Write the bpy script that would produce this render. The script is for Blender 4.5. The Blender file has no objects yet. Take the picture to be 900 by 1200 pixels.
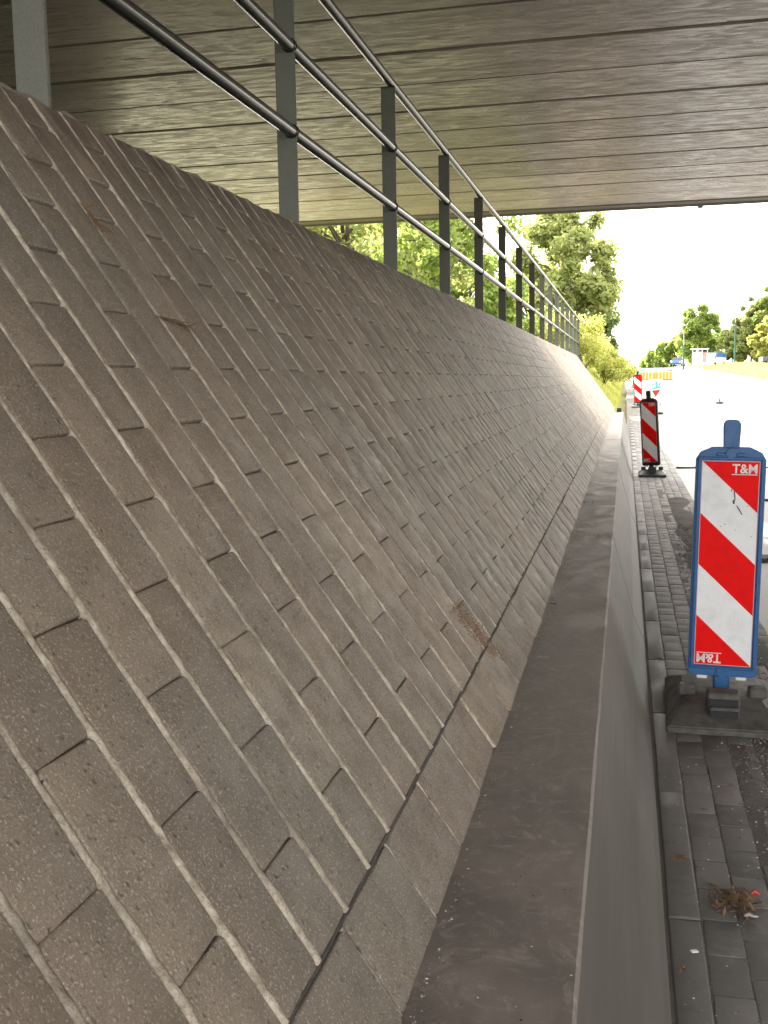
import bpy, bmesh, math, random
import numpy as np
from mathutils import Vector, Matrix, Euler
random.seed(7); RNG = np.random.default_rng(7)
sc = bpy.context.scene; col = sc.collection
R_ = math.radians

# ------------------------------------------------------------ camera
H0 = 1.6                                        # eye height above the carriageway
YAW, PITCH, ROLL, FOC = 0.22471, 0.121426, -0.017339, 1241.16
cam = bpy.data.cameras.new('camera'); camo = bpy.data.objects.new('camera', cam); col.objects.link(camo)
fw = Vector((-math.sin(YAW)*math.cos(PITCH), math.cos(YAW)*math.cos(PITCH), -math.sin(PITCH)))
rt = Vector((math.cos(YAW), math.sin(YAW), 0)); up = rt.cross(fw)
r2 = rt*math.cos(ROLL)+up*math.sin(ROLL); u2 = -rt*math.sin(ROLL)+up*math.cos(ROLL)
Mc = Matrix((r2, u2, -fw)).transposed().to_4x4(); Mc.translation = (0, 0, H0)
camo.matrix_world = Mc
cam.sensor_fit = 'VERTICAL'; cam.sensor_height = 36; cam.lens = 36*FOC/1200
cam.clip_start = 0.05; cam.clip_end = 5000
sc.camera = camo

# ------------------------------------------------------------ sky, sun, exposure
S = Vector((-1.02, 1.90, 1.0)).normalized()      # towards the sun
EL = math.asin(S.z); AZ = math.atan2(S.x, S.y)
w = bpy.data.worlds.new('World'); sc.world = w; w.use_nodes = True
nt = w.node_tree; nt.nodes.clear()
sky = nt.nodes.new('ShaderNodeTexSky'); sky.sky_type = 'NISHITA'; sky.sun_disc = False
sky.sun_elevation = EL; sky.sun_rotation = AZ; sky.air_density = 0.6; sky.dust_density = 10.0; sky.ozone_density = 0.0
bg = nt.nodes.new('ShaderNodeBackground'); bg.inputs[1].default_value = 0.15
wo = nt.nodes.new('ShaderNodeOutputWorld')
tcw = nt.nodes.new('ShaderNodeTexCoord'); mpw = nt.nodes.new('ShaderNodeMapping'); mpw.inputs['Scale'].default_value = (1, 1, 3)
nzw = nt.nodes.new('ShaderNodeTexNoise'); nzw.inputs['Scale'].default_value = 2.2; nzw.inputs['Detail'].default_value = 7
rpw = nt.nodes.new('ShaderNodeMapRange'); rpw.inputs[1].default_value = .3; rpw.inputs[2].default_value = .6; rpw.inputs[3].default_value = .55; rpw.inputs[4].default_value = .92
mxw = nt.nodes.new('ShaderNodeMix'); mxw.data_type = 'RGBA'; mxw.inputs[7].default_value = (9.0, 8.7, 8.2, 1)     # thin white cloud all over
for a_, b_ in ((tcw.outputs['Generated'], mpw.inputs[0]), (mpw.outputs[0], nzw.inputs['Vector']), (nzw.outputs[0], rpw.inputs[0]), (rpw.outputs[0], mxw.inputs[0]), (sky.outputs[0], mxw.inputs[6])): nt.links.new(a_, b_)
nt.links.new(mxw.outputs[2], bg.inputs[0]); nt.links.new(bg.outputs[0], wo.inputs[0])
sl = bpy.data.lights.new('sun', 'SUN'); sl.energy = 5.0; sl.angle = R_(0.5); sl.color = (1, .92, .80)
so = bpy.data.objects.new('sun', sl); col.objects.link(so)
so.rotation_euler = (-S).to_track_quat('-Z', 'Y').to_euler(); so.location = (0, 0, 30)
sc.view_settings.view_transform = 'Standard'; sc.view_settings.look = 'None'
sc.view_settings.exposure = 2.2; sc.view_settings.gamma = 1

# ------------------------------------------------------------ helpers
def tag(o, label=None, cat=None, group=None, kind=None):
    if label: o['label'] = label
    if cat: o['category'] = cat
    if group: o['group'] = group
    if kind: o['kind'] = kind
    return o
def empty(name, loc=(0, 0, 0), rot=(0, 0, 0)):
    o = bpy.data.objects.new(name, None); col.objects.link(o); o.location = loc; o.rotation_euler = rot
    o.empty_display_size = .1
    return o
def mesh_obj(name, verts, faces, mat, parent=None, mi=None, smooth=False):
    me = bpy.data.meshes.new(name)
    me.from_pydata([tuple(map(float, v)) for v in verts], [], [tuple(int(i) for i in f) for f in faces])
    for m in (mat if isinstance(mat, (list, tuple)) else [mat]): me.materials.append(m)
    if mi is not None: me.polygons.foreach_set('material_index', mi)
    if smooth: me.polygons.foreach_set('use_smooth', [True]*len(me.polygons))
    me.update()
    o = bpy.data.objects.new(name, me); col.objects.link(o)
    if parent: o.parent = parent
    return o
def copy_tree(o, parent=None):
    c = o.copy(); col.objects.link(c); c.parent = parent
    for ch in list(o.children): copy_tree(ch, c)
    return c
class MB:
    def __init__(s): s.v = []; s.f = []; s.m = []
    def add(s, vs, fs, mi=0):
        k = len(s.v); s.v += [tuple(v) for v in vs]; s.f += [tuple(i+k for i in f) for f in fs]; s.m += [mi]*len(fs)
    def box(s, c, d, rot=None, mi=0, bev=0.0):
        cx, cy, cz = c; a, b, h = d[0]/2, d[1]/2, d[2]/2
        if bev <= 0:
            vs = [Vector((x*a, y*b, z*h)) for z in (-1, 1) for x, y in ((-1, -1), (1, -1), (1, 1), (-1, 1))]
            fs = [(3, 2, 1, 0), (4, 5, 6, 7), (0, 1, 5, 4), (1, 2, 6, 5), (2, 3, 7, 6), (3, 0, 4, 7)]
        else:
            e = bev
            def ring(x, y, z): return [Vector((x-e if x > e else x, -y, z)), ]
            vs = []; n = 8
            def rg(ax, by, z):
                o_ = []
                for sx, sy in ((-1, -1), (1, -1), (1, 1), (-1, 1)):
                    p1 = (sx*ax, sy*(by-e), z); p2 = (sx*(ax-e), sy*by, z)
                    o_ += [p1, p2] if sx*sy > 0 else [p2, p1]
                return [Vector(p) for p in o_]
            vs = rg(a-e, b-e, -h)+rg(a, b, -h+e)+rg(a, b, h-e)+rg(a-e, b-e, h)
            fs = [tuple(range(7, -1, -1)), tuple(range(24, 32))]
            for k in range(3):
                for i in range(8):
                    j = (i+1) % 8; fs.append((k*8+i, k*8+j, k*8+8+j, k*8+8+i))
        if rot is not None: vs = [rot @ v for v in vs]
        s.add([v+Vector(c) for v in vs], fs, mi)
    def tube(s, pts, r, n=10, cap=True, mi=0):
        pts = [Vector(p) for p in pts]; rr = r if isinstance(r, (list, tuple)) else [r]*len(pts)
        k0 = len(s.v); prev = None
        for i, p in enumerate(pts):
            t = (pts[min(i+1, len(pts)-1)]-pts[max(i-1, 0)]).normalized()
            if prev is None:
                a = t.cross(Vector((0, 0, 1)))
                if a.length < .01: a = t.cross(Vector((1, 0, 0)))
            else: a = prev-t*prev.dot(t)
            a.normalize(); prev = a; b = t.cross(a)
            for j in range(n):
                th = 2*math.pi*j/n; s.v.append(tuple(p+(a*math.cos(th)+b*math.sin(th))*rr[i]))
        for i in range(len(pts)-1):
            for j in range(n):
                q = (j+1) % n; s.f.append((k0+i*n+j, k0+i*n+q, k0+(i+1)*n+q, k0+(i+1)*n+j)); s.m.append(mi)
        if cap:
            s.f.append(tuple(k0+j for j in range(n-1, -1, -1))); s.m.append(mi)
            s.f.append(tuple(k0+(len(pts)-1)*n+j for j in range(n))); s.m.append(mi)
    def extrude(s, prof, p0, p1, mi=0):
        """closed polygon prof of (a,b) -> vertices p0(a,b), p1(a,b)"""
        n = len(prof); vs = [p0(*q) for q in prof]+[p1(*q) for q in prof]
        fs = [tuple(range(n-1, -1, -1)), tuple(range(n, 2*n))]+[(i, (i+1) % n, n+(i+1) % n, n+i) for i in range(n)]
        s.add(vs, fs, mi)
    def build(s, name, mat, parent=None, smooth=False):
        return mesh_obj(name, s.v, s.f, mat, parent, s.m if isinstance(mat, (list, tuple)) else None, smooth)
def autosmooth(o, ang=35):
    me = o.data
    me.polygons.foreach_set('use_smooth', [True]*len(me.polygons))
    try: me.set_sharp_from_angle(angle=R_(ang))
    except Exception: pass

# ------------------------------------------------------------ materials
class NT:
    def __init__(s, name):
        s.m = bpy.data.materials.new(name); s.m.use_nodes = True; s.t = s.m.node_tree
        s.b = s.t.nodes['Principled BSDF']; s.out = s.t.nodes['Material Output']
    def n(s, ty, **kw):
        x = s.t.nodes.new(ty)
        for k, v in kw.items(): setattr(x, k, v)
        return x
    def l(s, a, b): s.t.links.new(a, b)
    def coord(s, kind='world', scale=(1, 1, 1)):
        if kind == 'world': src = s.n('ShaderNodeNewGeometry').outputs['Position']
        else: src = s.n('ShaderNodeTexCoord').outputs['Object']
        mp = s.n('ShaderNodeMapping'); mp.inputs['Scale'].default_value = scale; s.l(src, mp.inputs[0]); return mp.outputs[0]
    def noise(s, vec, scale, detail=4, rough=.55, dist=0):
        x = s.n('ShaderNodeTexNoise'); x.inputs['Scale'].default_value = scale; x.inputs['Detail'].default_value = detail
        x.inputs['Roughness'].default_value = rough; x.inputs['Distortion'].default_value = dist; s.l(vec, x.inputs['Vector']); return x.outputs[0]
    def ramp(s, fac, stops):
        x = s.n('ShaderNodeValToRGB'); e = x.color_ramp.elements
        while len(e) < len(stops): e.new(.5)
        for k, (p, c) in enumerate(stops):
            e[k].position = p; e[k].color = (*c, 1) if isinstance(c, (tuple, list)) else (c, c, c, 1)
        s.l(fac, x.inputs[0]); return x.outputs[0]
    def mix(s, a, b, fac, mode='MIX'):
        x = s.n('ShaderNodeMix', data_type='RGBA', blend_type=mode)
        for sock, v in ((x.inputs[6], a), (x.inputs[7], b)):
            if isinstance(v, (tuple, list)): sock.default_value = (*v, 1)
            else: s.l(v, sock)
        if isinstance(fac, (int, float)): x.inputs[0].default_value = fac
        else: s.l(fac, x.inputs[0])
        return x.outputs[2]
    def math(s, op, a, b=0.0):
        x = s.n('ShaderNodeMath', operation=op)
        for k, v in ((0, a), (1, b)):
            if isinstance(v, (int, float)): x.inputs[k].default_value = v
            else: s.l(v, x.inputs[k])
        return x.outputs[0]
    def bump(s, h, dist=.005, strength=1.0, prev=None):
        x = s.n('ShaderNodeBump'); x.inputs['Distance'].default_value = dist; x.inputs['Strength'].default_value = strength
        s.l(h, x.inputs['Height'])
        if prev is not None: s.l(prev, x.inputs['Normal'])
        return x.outputs[0]
    def fin(s, color=None, rough=.8, normal=None, metal=0, spec=None):
        if color is not None:
            if isinstance(color, (tuple, list)): s.b.inputs['Base Color'].default_value = (*color, 1)
            else: s.l(color, s.b.inputs['Base Color'])
        if isinstance(rough, (int, float)): s.b.inputs['Roughness'].default_value = rough
        else: s.l(rough, s.b.inputs['Roughness'])
        if normal is not None: s.l(normal, s.b.inputs['Normal'])
        s.b.inputs['Metallic'].default_value = metal
        if spec is not None: s.b.inputs['Specular IOR Level'].default_value = spec
        return s.m
def island_rand(t):
    a = t.n('ShaderNodeNewGeometry').outputs['Random Per Island']; b = t.n('ShaderNodeObjectInfo').outputs['Random']
    return t.math('FRACT', t.math('ADD', a, b))

LIME = (-.49, 3.84, .89)
def mat_tile():
    t = NT('wall_tile'); p = t.coord()
    rnd = island_rand(t)
    tone = t.ramp(rnd, [(0, (.165, .122, .091)), (.2, (.2, .15, .113)), (.5, (.222, .169, .129)), (.85, (.245, .19, .145)), (1, (.29, .23, .178))])
    big = t.noise(p, 1.1, 3)
    tone = t.mix(tone, (.16, .15, .128), t.ramp(big, [(.4, 0.0), (.68, .6)]))
    med = t.noise(p, 14, 5, .65)
    tone = t.mix(tone, (.11, .085, .066), t.ramp(med, [(.46, 0.0), (.72, .42)]))
    fine = t.noise(p, 230, 3, .7)
    tone = t.mix(tone, (.55, .5, .43), t.ramp(fine, [(.55, 0.0), (.68, .6)]))
    tone = t.mix(tone, (.09, .07, .055), t.ramp(t.noise(p, 300, 2, .6), [(.56, 0.0), (.7, .7)]))
    tone = t.mix(tone, (.1, .085, .072), t.ramp(t.noise(p, 130, 5, .8), [(.53, 0.0), (.7, .4)]))
    xyz = t.n('ShaderNodeSeparateXYZ'); t.l(p, xyz.inputs[0])
    # earth washed down from the top edge
    top = t.ramp(xyz.outputs[2], [(0, 0.0), (1, 1.0)]); top = t.math('MULTIPLY', t.math('SUBTRACT', xyz.outputs[2], 2.08), 4.2)
    st = t.math('MULTIPLY', t.math('MINIMUM', t.math('MAXIMUM', top, 0.0), 1.0), t.ramp(t.noise(t.coord('world', (3, 9, 3)), 1.6, 4, .6), [(.38, 0.0), (.62, .8)]))
    tone = t.mix(tone, (.085, .065, .05), st)
    # pale lime splash near the foot
    dy_ = t.math('MULTIPLY', t.math('SUBTRACT', xyz.outputs[1], LIME[1]), 14.0); dz_ = t.math('MULTIPLY', t.math('SUBTRACT', xyz.outputs[2], LIME[2]), 9.0)
    rr_ = t.math('SQRT', t.math('ADD', t.math('MULTIPLY', dy_, dy_), t.math('MULTIPLY', dz_, dz_)))
    li = t.math('SUBTRACT', t.noise(p, 22, 6, .75, .6), t.math('MULTIPLY', rr_, .32))
    tone = t.mix(tone, (.5, .53, .47), t.ramp(li, [(.36, 0.0), (.46, .75)]))
    def grit(scale, lo, r_, inv):
        v = t.n('ShaderNodeTexVoronoi'); v.inputs['Scale'].default_value = scale; t.l(p, v.inputs['Vector'])
        sp = t.n('ShaderNodeSeparateColor'); t.l(v.outputs['Color'], sp.inputs[0])
        sel = t.math('GREATER_THAN', sp.outputs[0], lo)
        d = t.ramp(v.outputs['Distance'], [(0.0, 1.0), (r_, 0.0)])
        return t.math('MULTIPLY', t.math('MULTIPLY', d, sel), -1.0 if inv else 1.0)
    gp = grit(95, .72, .42, False); gd = grit(70, .74, .34, True)
    tone = t.mix(tone, (.46, .42, .36), t.math('MULTIPLY', gp, .35))
    tone = t.mix(tone, (.07, .06, .05), t.math('MULTIPLY', gd, -.45))
    grain = t.noise(p, 420, 3, .75)
    n = t.bump(grain, .0014, .8)
    n = t.bump(t.noise(p, 50, 5, .7), .0025, .4, n)
    n = t.bump(gp, .0028, .9, n); n = t.bump(gd, .0035, .9, n)
    n = t.bump(t.noise(p, 11, 3, .5), .004, .25, n)
    return t.fin(tone, t.ramp(med, [(.3, .5), (.7, .78)]), n, spec=.45)
def mat_mortar():
    t = NT('joint_mortar'); p = t.coord()
    c = t.ramp(t.noise(p, 30, 5, .7), [(.3, (.27, .22, .17)), (.48, (.48, .415, .34)), (.68, (.7, .63, .54))])
    c = t.mix(c, (.17, .145, .12), t.ramp(t.noise(p, 2.3, 4, .6), [(.55, 0.0), (.68, .75)]))
    c = t.mix(c, (.12, .095, .075), t.ramp(t.noise(p, 140, 4, .8), [(.52, 0.0), (.68, .6)]))
    n = t.bump(t.noise(p, 170, 4, .75), .005, 1.0); n = t.bump(t.noise(p, 40, 3), .006, .7, n)
    return t.fin(c, .85, n)
def mat_concrete(name, c1, c2, dark, scale=(1, 1, 1), rough=(.5, .8), streak=None, bumpd=.004, spec=.5):
    t = NT(name); p = t.coord('world', scale)
    a = t.noise(p, 2.2, 6, .6, .6)
    c = t.ramp(a, [(.3, c1), (.7, c2)])
    c = t.mix(c, dark, t.ramp(t.noise(p, 7, 6, .7, 1.0), [(.48, 0.0), (.75, .7)]))
    if streak is not None:
        q = t.coord('world', streak)
        c = t.mix(c, dark, t.ramp(t.noise(q, 3, 5, .65), [(.5, 0.0), (.72, .55)]))
    c = t.mix(c, tuple(min(1, x*1.8) for x in c2), t.ramp(t.noise(p, 150, 3, .7), [(.66, 0.0), (.8, .35)]))
    n = t.bump(t.noise(p, 260, 4, .75), .001, .5); n = t.bump(t.noise(p, 22, 5, .7), bumpd, .5, n)
    return t.fin(c, t.ramp(a, [(.3, rough[0]), (.7, rough[1])]), n, spec=spec)
def mat_ledge():
    t = NT('ledge_concrete'); p = t.coord('world', (1, .55, 1)); q = t.coord()
    a = t.noise(p, 6, 6, .65, .8)
    c = t.ramp(a, [(.32, (.13, .108, .095)), (.5, (.185, .157, .14)), (.68, (.245, .212, .19))])
    c = t.mix(c, (.34, .3, .27), t.ramp(t.noise(q, 9, 9, .8, 2.6), [(.52, 0.0), (.64, .65)]))
    c = t.mix(c, (.09, .082, .076), t.ramp(t.noise(q, 3.1, 5, .6, 1.2), [(.52, 0.0), (.75, .5)]))
    c = t.mix(c, (.32, .29, .26), t.ramp(t.noise(t.coord('world', (3, 1, 1)), 30, 8, .8, 4), [(.6, 0.0), (.68, .5)]))
    c = t.mix(c, (.4, .38, .35), t.ramp(t.noise(q, 190, 3, .7), [(.68, 0.0), (.8, .35)]))
    n = t.bump(t.noise(q, 260, 4, .75), .0012, .6); n = t.bump(t.noise(q, 40, 6, .7), .0018, .5, n)
    return t.fin(c, t.ramp(a, [(.3, .5), (.7, .75)]), n)
def mat_face():
    t = NT('barrier_face'); q = t.coord(); s1 = t.coord('world', (1, 25, 9)); s2 = t.coord('world', (1, .7, 14))
    c = t.ramp(t.noise(q, 1.4, 4), [(.3, (.09, .086, .077)), (.7, (.125, .115, .1))])
    c = t.mix(c, (.07, .067, .06), t.ramp(t.noise(s2, 1.6, 5, .6), [(.45, 0.0), (.7, .6)]))
    c = t.mix(c, (.17, .16, .14), t.ramp(t.noise(s1, 1.0, 4, .6), [(.6, 0.0), (.75, .22)]))
    n = t.bump(t.noise(q, 160, 4, .75), .0008, .5); n = t.bump(t.noise(s2, 3, 4), .001, .3, n)
    return t.fin(c, .6, n)
def mat_beam():
    t = NT('deck_soffit'); p = t.coord('world', (.32, 1.7, 1)); rnd = island_rand(t)
    c = t.ramp(rnd, [(0, (.36, .305, .28)), (.5, (.5, .44, .415)), (1, (.62, .56, .54))])
    g = t.noise(p, 2.0, 7, .68, 1.6)
    c = t.mix(c, (.2, .15, .125), t.ramp(g, [(.36, .55), (.56, 0.0)]))
    g2 = t.noise(t.coord('world', (1.0, 5, 1)), 1.3, 5, .6, 1.2)
    c = t.mix(c, (.58, .53, .5), t.ramp(g2, [(.55, 0.0), (.75, .22)]))
    big = t.noise(t.coord('world', (.5, .6, 1)), .9, 4, .6, .5)
    c = t.mix(c, (.19, .145, .12), t.ramp(big, [(.5, 0.0), (.68, .5)]))
    r = t.ramp(t.noise(t.coord('world', (1.1, 6, 1)), 2.6, 5, .6, 1.2), [(.38, .2), (.6, .5)])
    n = t.bump(g2, .001, .15); n = t.bump(t.noise(t.coord(), 35, 4, .6), .0012, .3, n)
    return t.fin(c, r, n, spec=.55)
def mat_paver():
    t = NT('paver'); p = t.coord(); rnd = island_rand(t)
    c = t.ramp(rnd, [(0, (.1, .096, .094)), (.5, (.155, .149, .145)), (1, (.21, .2, .193))])
    c = t.mix(c, (.25, .24, .225), t.ramp(t.noise(p, 9, 7, .72, 1), [(.5, 0.0), (.72, .55)]))
    c = t.mix(c, (.3, .29, .27), t.ramp(t.noise(p, 170, 3, .7), [(.64, 0.0), (.78, .4)]))
    n = t.bump(t.noise(p, 220, 4, .75), .0015, .7); n = t.bump(t.noise(p, 30, 4, .7), .004, .5, n)
    return t.fin(c, .72, n)
def mat_simple(name, c, rough=.5, metal=0, var=.25, nscale=30, bd=.001, coat=0, spec=.5):
    t = NT(name); p = t.coord('obj')
    a = t.noise(p, nscale, 4, .65)
    cc = t.mix(c, tuple(x*(1-var) for x in c), t.ramp(a, [(.4, 0.0), (.7, 1.0)]))
    n = t.bump(t.noise(p, nscale*6, 3, .7), bd, .5)
    m = t.fin(cc, t.ramp(a, [(.3, rough*.85), (.7, min(1, rough*1.15))]), n, metal, spec)
    if coat: t.b.inputs['Coat Weight'].default_value = coat
    return m
def mat_leaf(name, c1, c2, c3, trans=.55):
    t = NT(name); rnd = t.n('ShaderNodeNewGeometry').outputs['Random Per Island']
    c = t.ramp(rnd, [(0, c1), (.5, c2), (1, c3)])
    c = t.mix(c, tuple(x*.8 for x in c1), t.ramp(t.noise(t.coord(), .55, 3), [(.45, 0.0), (.65, .5)]))
    t.b.inputs['Roughness'].default_value = .55; t.l(c, t.b.inputs['Base Color'])
    tr = t.n('ShaderNodeBsdfTranslucent'); t.l(t.mix(c, (1.0, .95, .3), .12), tr.inputs[0])
    mx = t.n('ShaderNodeMixShader'); mx.inputs[0].default_value = trans
    t.l(t.b.outputs[0], mx.inputs[1]); t.l(tr.outputs[0], mx.inputs[2]); t.l(mx.outputs[0], t.out.inputs[0]); return t.m
def mat_ground(name, c1, c2, c3, s=1.5, fine=60, rough=.9, bd=.01):
    t = NT(name); p = t.coord()
    c = t.ramp(t.noise(p, s, 6, .65), [(.3, c1), (.7, c2)])
    c = t.mix(c, c3, t.ramp(t.noise(p, fine, 4, .7), [(.55, 0.0), (.7, .5)]))
    n = t.bump(t.noise(p, fine, 4, .7), bd, .7)
    return t.fin(c, rough, n)
M = dict(
    tile=mat_tile(), mortar=mat_mortar(), ledge=mat_ledge(), face=mat_face(), beam=mat_beam(), paver=mat_paver(),
    backing=mat_simple('backing_concrete', (.05, .045, .04), .9),
    dirt=mat_ground('dirt_fill', (.05, .045, .04), (.1, .09, .08), (.16, .145, .125), 3, 90),
    sand=mat_ground('joint_sand', (.085, .078, .068), (.15, .138, .12), (.22, .2, .175), 4, 120),
    gutter=mat_concrete('gutter_concrete', (.11, .106, .102), (.155, .15, .145), (.07, .067, .064)),
    edge=mat_concrete('edge_concrete', (.16, .15, .14), (.22, .21, .195), (.09, .085, .08)),
    abut=mat_concrete('abutment_concrete', (.25, .235, .21), (.32, .3, .275), (.16, .15, .135), streak=(4, 4, .5)),
    postpaint=mat_simple('grey_green_paint', (.105, .112, .09), .5, 0, .25, 160, .0012),
    rail=mat_simple('rail_metal', (.035, .036, .034), .24, .2, .2, 60, .0003, 0),
    blue=mat_simple('blue_plastic', (.022, .11, .3), .45, 0, .2, 25),
    black=mat_simple('black_plastic', (.012, .013, .016), .5, 0, .2, 25),
    rubber=mat_simple('recycled_plastic', (.1, .097, .09), .75, 0, .5, 14, .003),
    road=mat_ground('road_surface', (.085, .084, .081), (.13, .128, .124), (.07, .068, .066), .5, 120, .5, .003),
    seam=mat_simple('bitumen', (.02, .02, .02), .6),
    grass=mat_ground('grass_ground', (.075, .085, .02), (.13, .12, .04), (.2, .17, .07), .6, 40),
    bark=mat_simple('bark', (.09, .07, .05), .9, 0, .4, 6, .02),
    leaf_a=mat_leaf('leaves_green', (.13, .21, .03), (.21, .31, .06), (.31, .4, .1)),
    leaf_b=mat_leaf('leaves_olive', (.17, .22, .06), (.28, .33, .1), (.39, .42, .16)),
    leaf_y=mat_leaf('leaves_yellow', (.27, .33, .06), (.42, .44, .1), (.58, .54, .17)),
    leaf_d=mat_leaf('leaves_dark', (.07, .12, .03), (.11, .18, .05), (.16, .24, .07), .5),
    dry=mat_simple('dry_leaf', (.22, .13, .075), .8, 0, .5, 60), dry2=mat_simple('dry_twig', (.16, .11, .07), .85, 0, .5, 60),
    white=mat_simple('white_paint', (.75, .75, .73), .45, 0, .1), orange=mat_simple('orange_paint', (.65, .3, .04), .5, 0, .2),
    greenp=mat_simple('green_pole_paint', (.03, .12, .08), .45), bluep=mat_simple('blue_panel', (.03, .16, .5), .4),
    carp=mat_simple('dark_car_paint', (.03, .035, .06), .25, .3, .1, 5, 0, .8), carp2=mat_simple('grey_car_paint', (.2, .2, .22), .25, .3, .1, 5, 0, .8),
    carb=mat_simple('blue_car_paint', (.03, .12, .35), .25, .3, .1, 5, 0, .8),
    glass=mat_simple('dark_glass', (.02, .025, .03), .08, 0, .1), tyre=mat_simple('tyre_rubber', (.015, .015, .015), .8),
    steel=mat_simple('steel_rim', (.4, .4, .4), .35, .9), cyan=mat_simple('cyan_print', (.1, .5, .6), .5), redp=mat_simple('red_print', (.4, .03, .025), .45),
)
def mat_sheet(name, base, scuff, seed, cell=True):
    t = NT(name); tc = t.n('ShaderNodeTexCoord').outputs['Object']
    mp = t.n('ShaderNodeMapping'); mp.inputs['Location'].default_value = (seed, 0, seed*.7); t.l(tc, mp.inputs[0]); p = mp.outputs[0]
    c = t.mix(base, tuple(x*.78 for x in base), t.ramp(t.noise(p, 11, 6, .7, .5), [(.45, 0.0), (.75, .8)]))
    c = t.mix(c, scuff, t.ramp(t.noise(p, 24, 8, .8, 2.5), [(.67, 0.0), (.7, .85)]))
    if cell:
        v = t.n('ShaderNodeTexBrick'); v.offset = 0; v.inputs['Scale'].default_value = 1; v.inputs['Mortar Size'].default_value = .0006
        v.inputs['Brick Width'].default_value = .0085; v.inputs['Row Height'].default_value = .0085
        sw = t.n('ShaderNodeSeparateXYZ'); t.l(tc, sw.inputs[0]); cb = t.n('ShaderNodeCombineXYZ'); t.l(sw.outputs[0], cb.inputs[0]); t.l(sw.outputs[2], cb.inputs[1])
        t.l(cb.outputs[0], v.inputs['Vector'])
        c = t.mix(c, tuple(x*.7 for x in base), t.math('MULTIPLY', v.outputs['Fac'], .55))
    return t.fin(c, .5, spec=.12)
M['sred'] = mat_sheet('reflective_red', (.8, .004, .004), (.5, .25, .22), 3.1, False)
M['swhite'] = mat_sheet('reflective_white', (.82, .83, .86), (.16, .17, .16), 1.3)
M['letter'] = mat_simple('letter_white', (.7, .7, .7), .4, 0, .1)

def g(Y):                                        # height of the carriageway along its length
    if Y < 20: return 0.0
    t = min(Y, 175)-20
    return .0205*t*min(1, .4+t/30)
# ------------------------------------------------------------ setting: ground, road, pavement
WALL_END = 35.0; TOPZ = .768+H0
def ground_h(X, Y):
    z = g(Y)-.09
    if X < -.3:
        if Y < WALL_END: z = -.09
        else:
            sl_ = min(2.35, max(0, -X-.2)*.95)
            z = max(z, min(TOPZ+.02, g(Y)-.05+sl_)) if g(Y) < TOPZ else z+.02
            if X < -6: z = max(z, TOPZ)
        if X < -1.78: z = max(TOPZ-.04, g(Y)-.04)
    if X > 9.6: z += min(.5, (X-9.6)*.12)+.06
    return z
xs = sorted(set(list(np.concatenate([np.linspace(-900, -60, 8), np.linspace(-60, -8, 12), np.linspace(-8, -2, 8), np.linspace(-1.9, -.2, 14), [-.1, .1, .9, 3, 5, 7, 9.5, 9.9, 11, 14, 18], np.linspace(22, 70, 8), np.linspace(100, 900, 7)]))))
ys = list(np.concatenate([[-900, -300, -100, -40, -20], np.arange(-12, 34, 3), [34.7, 35.1], np.arange(36, 72, 1.5), np.linspace(75, 175, 24), [250, 400, 800, 2500]]))
vs = [(x, y, ground_h(x, y)+(random.uniform(-.03, .03) if (x < -2 or x > 10.5 or (y > 36 and x < -.25)) else 0)) for y in ys for x in xs]
nx = len(xs)
fs = [(j*nx+i, j*nx+i+1, (j+1)*nx+i+1, (j+1)*nx+i) for j in range(len(ys)-1) for i in range(nx-1)]
tag(mesh_obj('ground', vs, fs, M['grass'], smooth=True), kind='structure')
ysr = [-60, -20]+list(np.arange(-10, 180, 2.0))+[300, 900]
vr = []; fr = []
for k, y in enumerate(ysr):
    for j, x in enumerate((.86, 2.5, 5.2, 9.5)): vr.append((x, y, g(y)+(.0, .015, .03, .0)[j]-.012))
for k in range(len(ysr)-1):
    for j in range(3): fr.append((k*4+j, k*4+j+1, k*4+5+j, k*4+4+j))
tag(mesh_obj('road', vr, fr, M['road'], smooth=True), kind='structure')
# longitudinal bitumen seam in the road
m = MB()
yy = list(np.arange(21, 62, 1.2)); e = [4.05+.04*math.sin(y*1.3)-.0045*(y-30) for y in yy]
for (y, x), (y2, x2) in zip(zip(yy, e), zip(yy[1:], e[1:])):
    m.add([(x-.035, y, g(y)+.019), (x+.035, y, g(y)+.019), (x2+.035, y2, g(y2)+.019), (x2-.035, y2, g(y2)+.019)], [(0, 1, 2, 3)])
tag(m.build('road_seam', M['seam']), kind='structure')
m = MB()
for y, wd in ((-.7, .05), (4.5, .05), (9.75, .22), (14.4, .05), (19.6, .14)):  # slab joints; the wide strips paint in shadow bands across the road
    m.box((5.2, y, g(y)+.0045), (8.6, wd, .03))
tag(m.build('road_joints_and_shade', mat_simple('joint_and_shade_grey', (.05, .05, .048), .8)), kind='structure')
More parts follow.
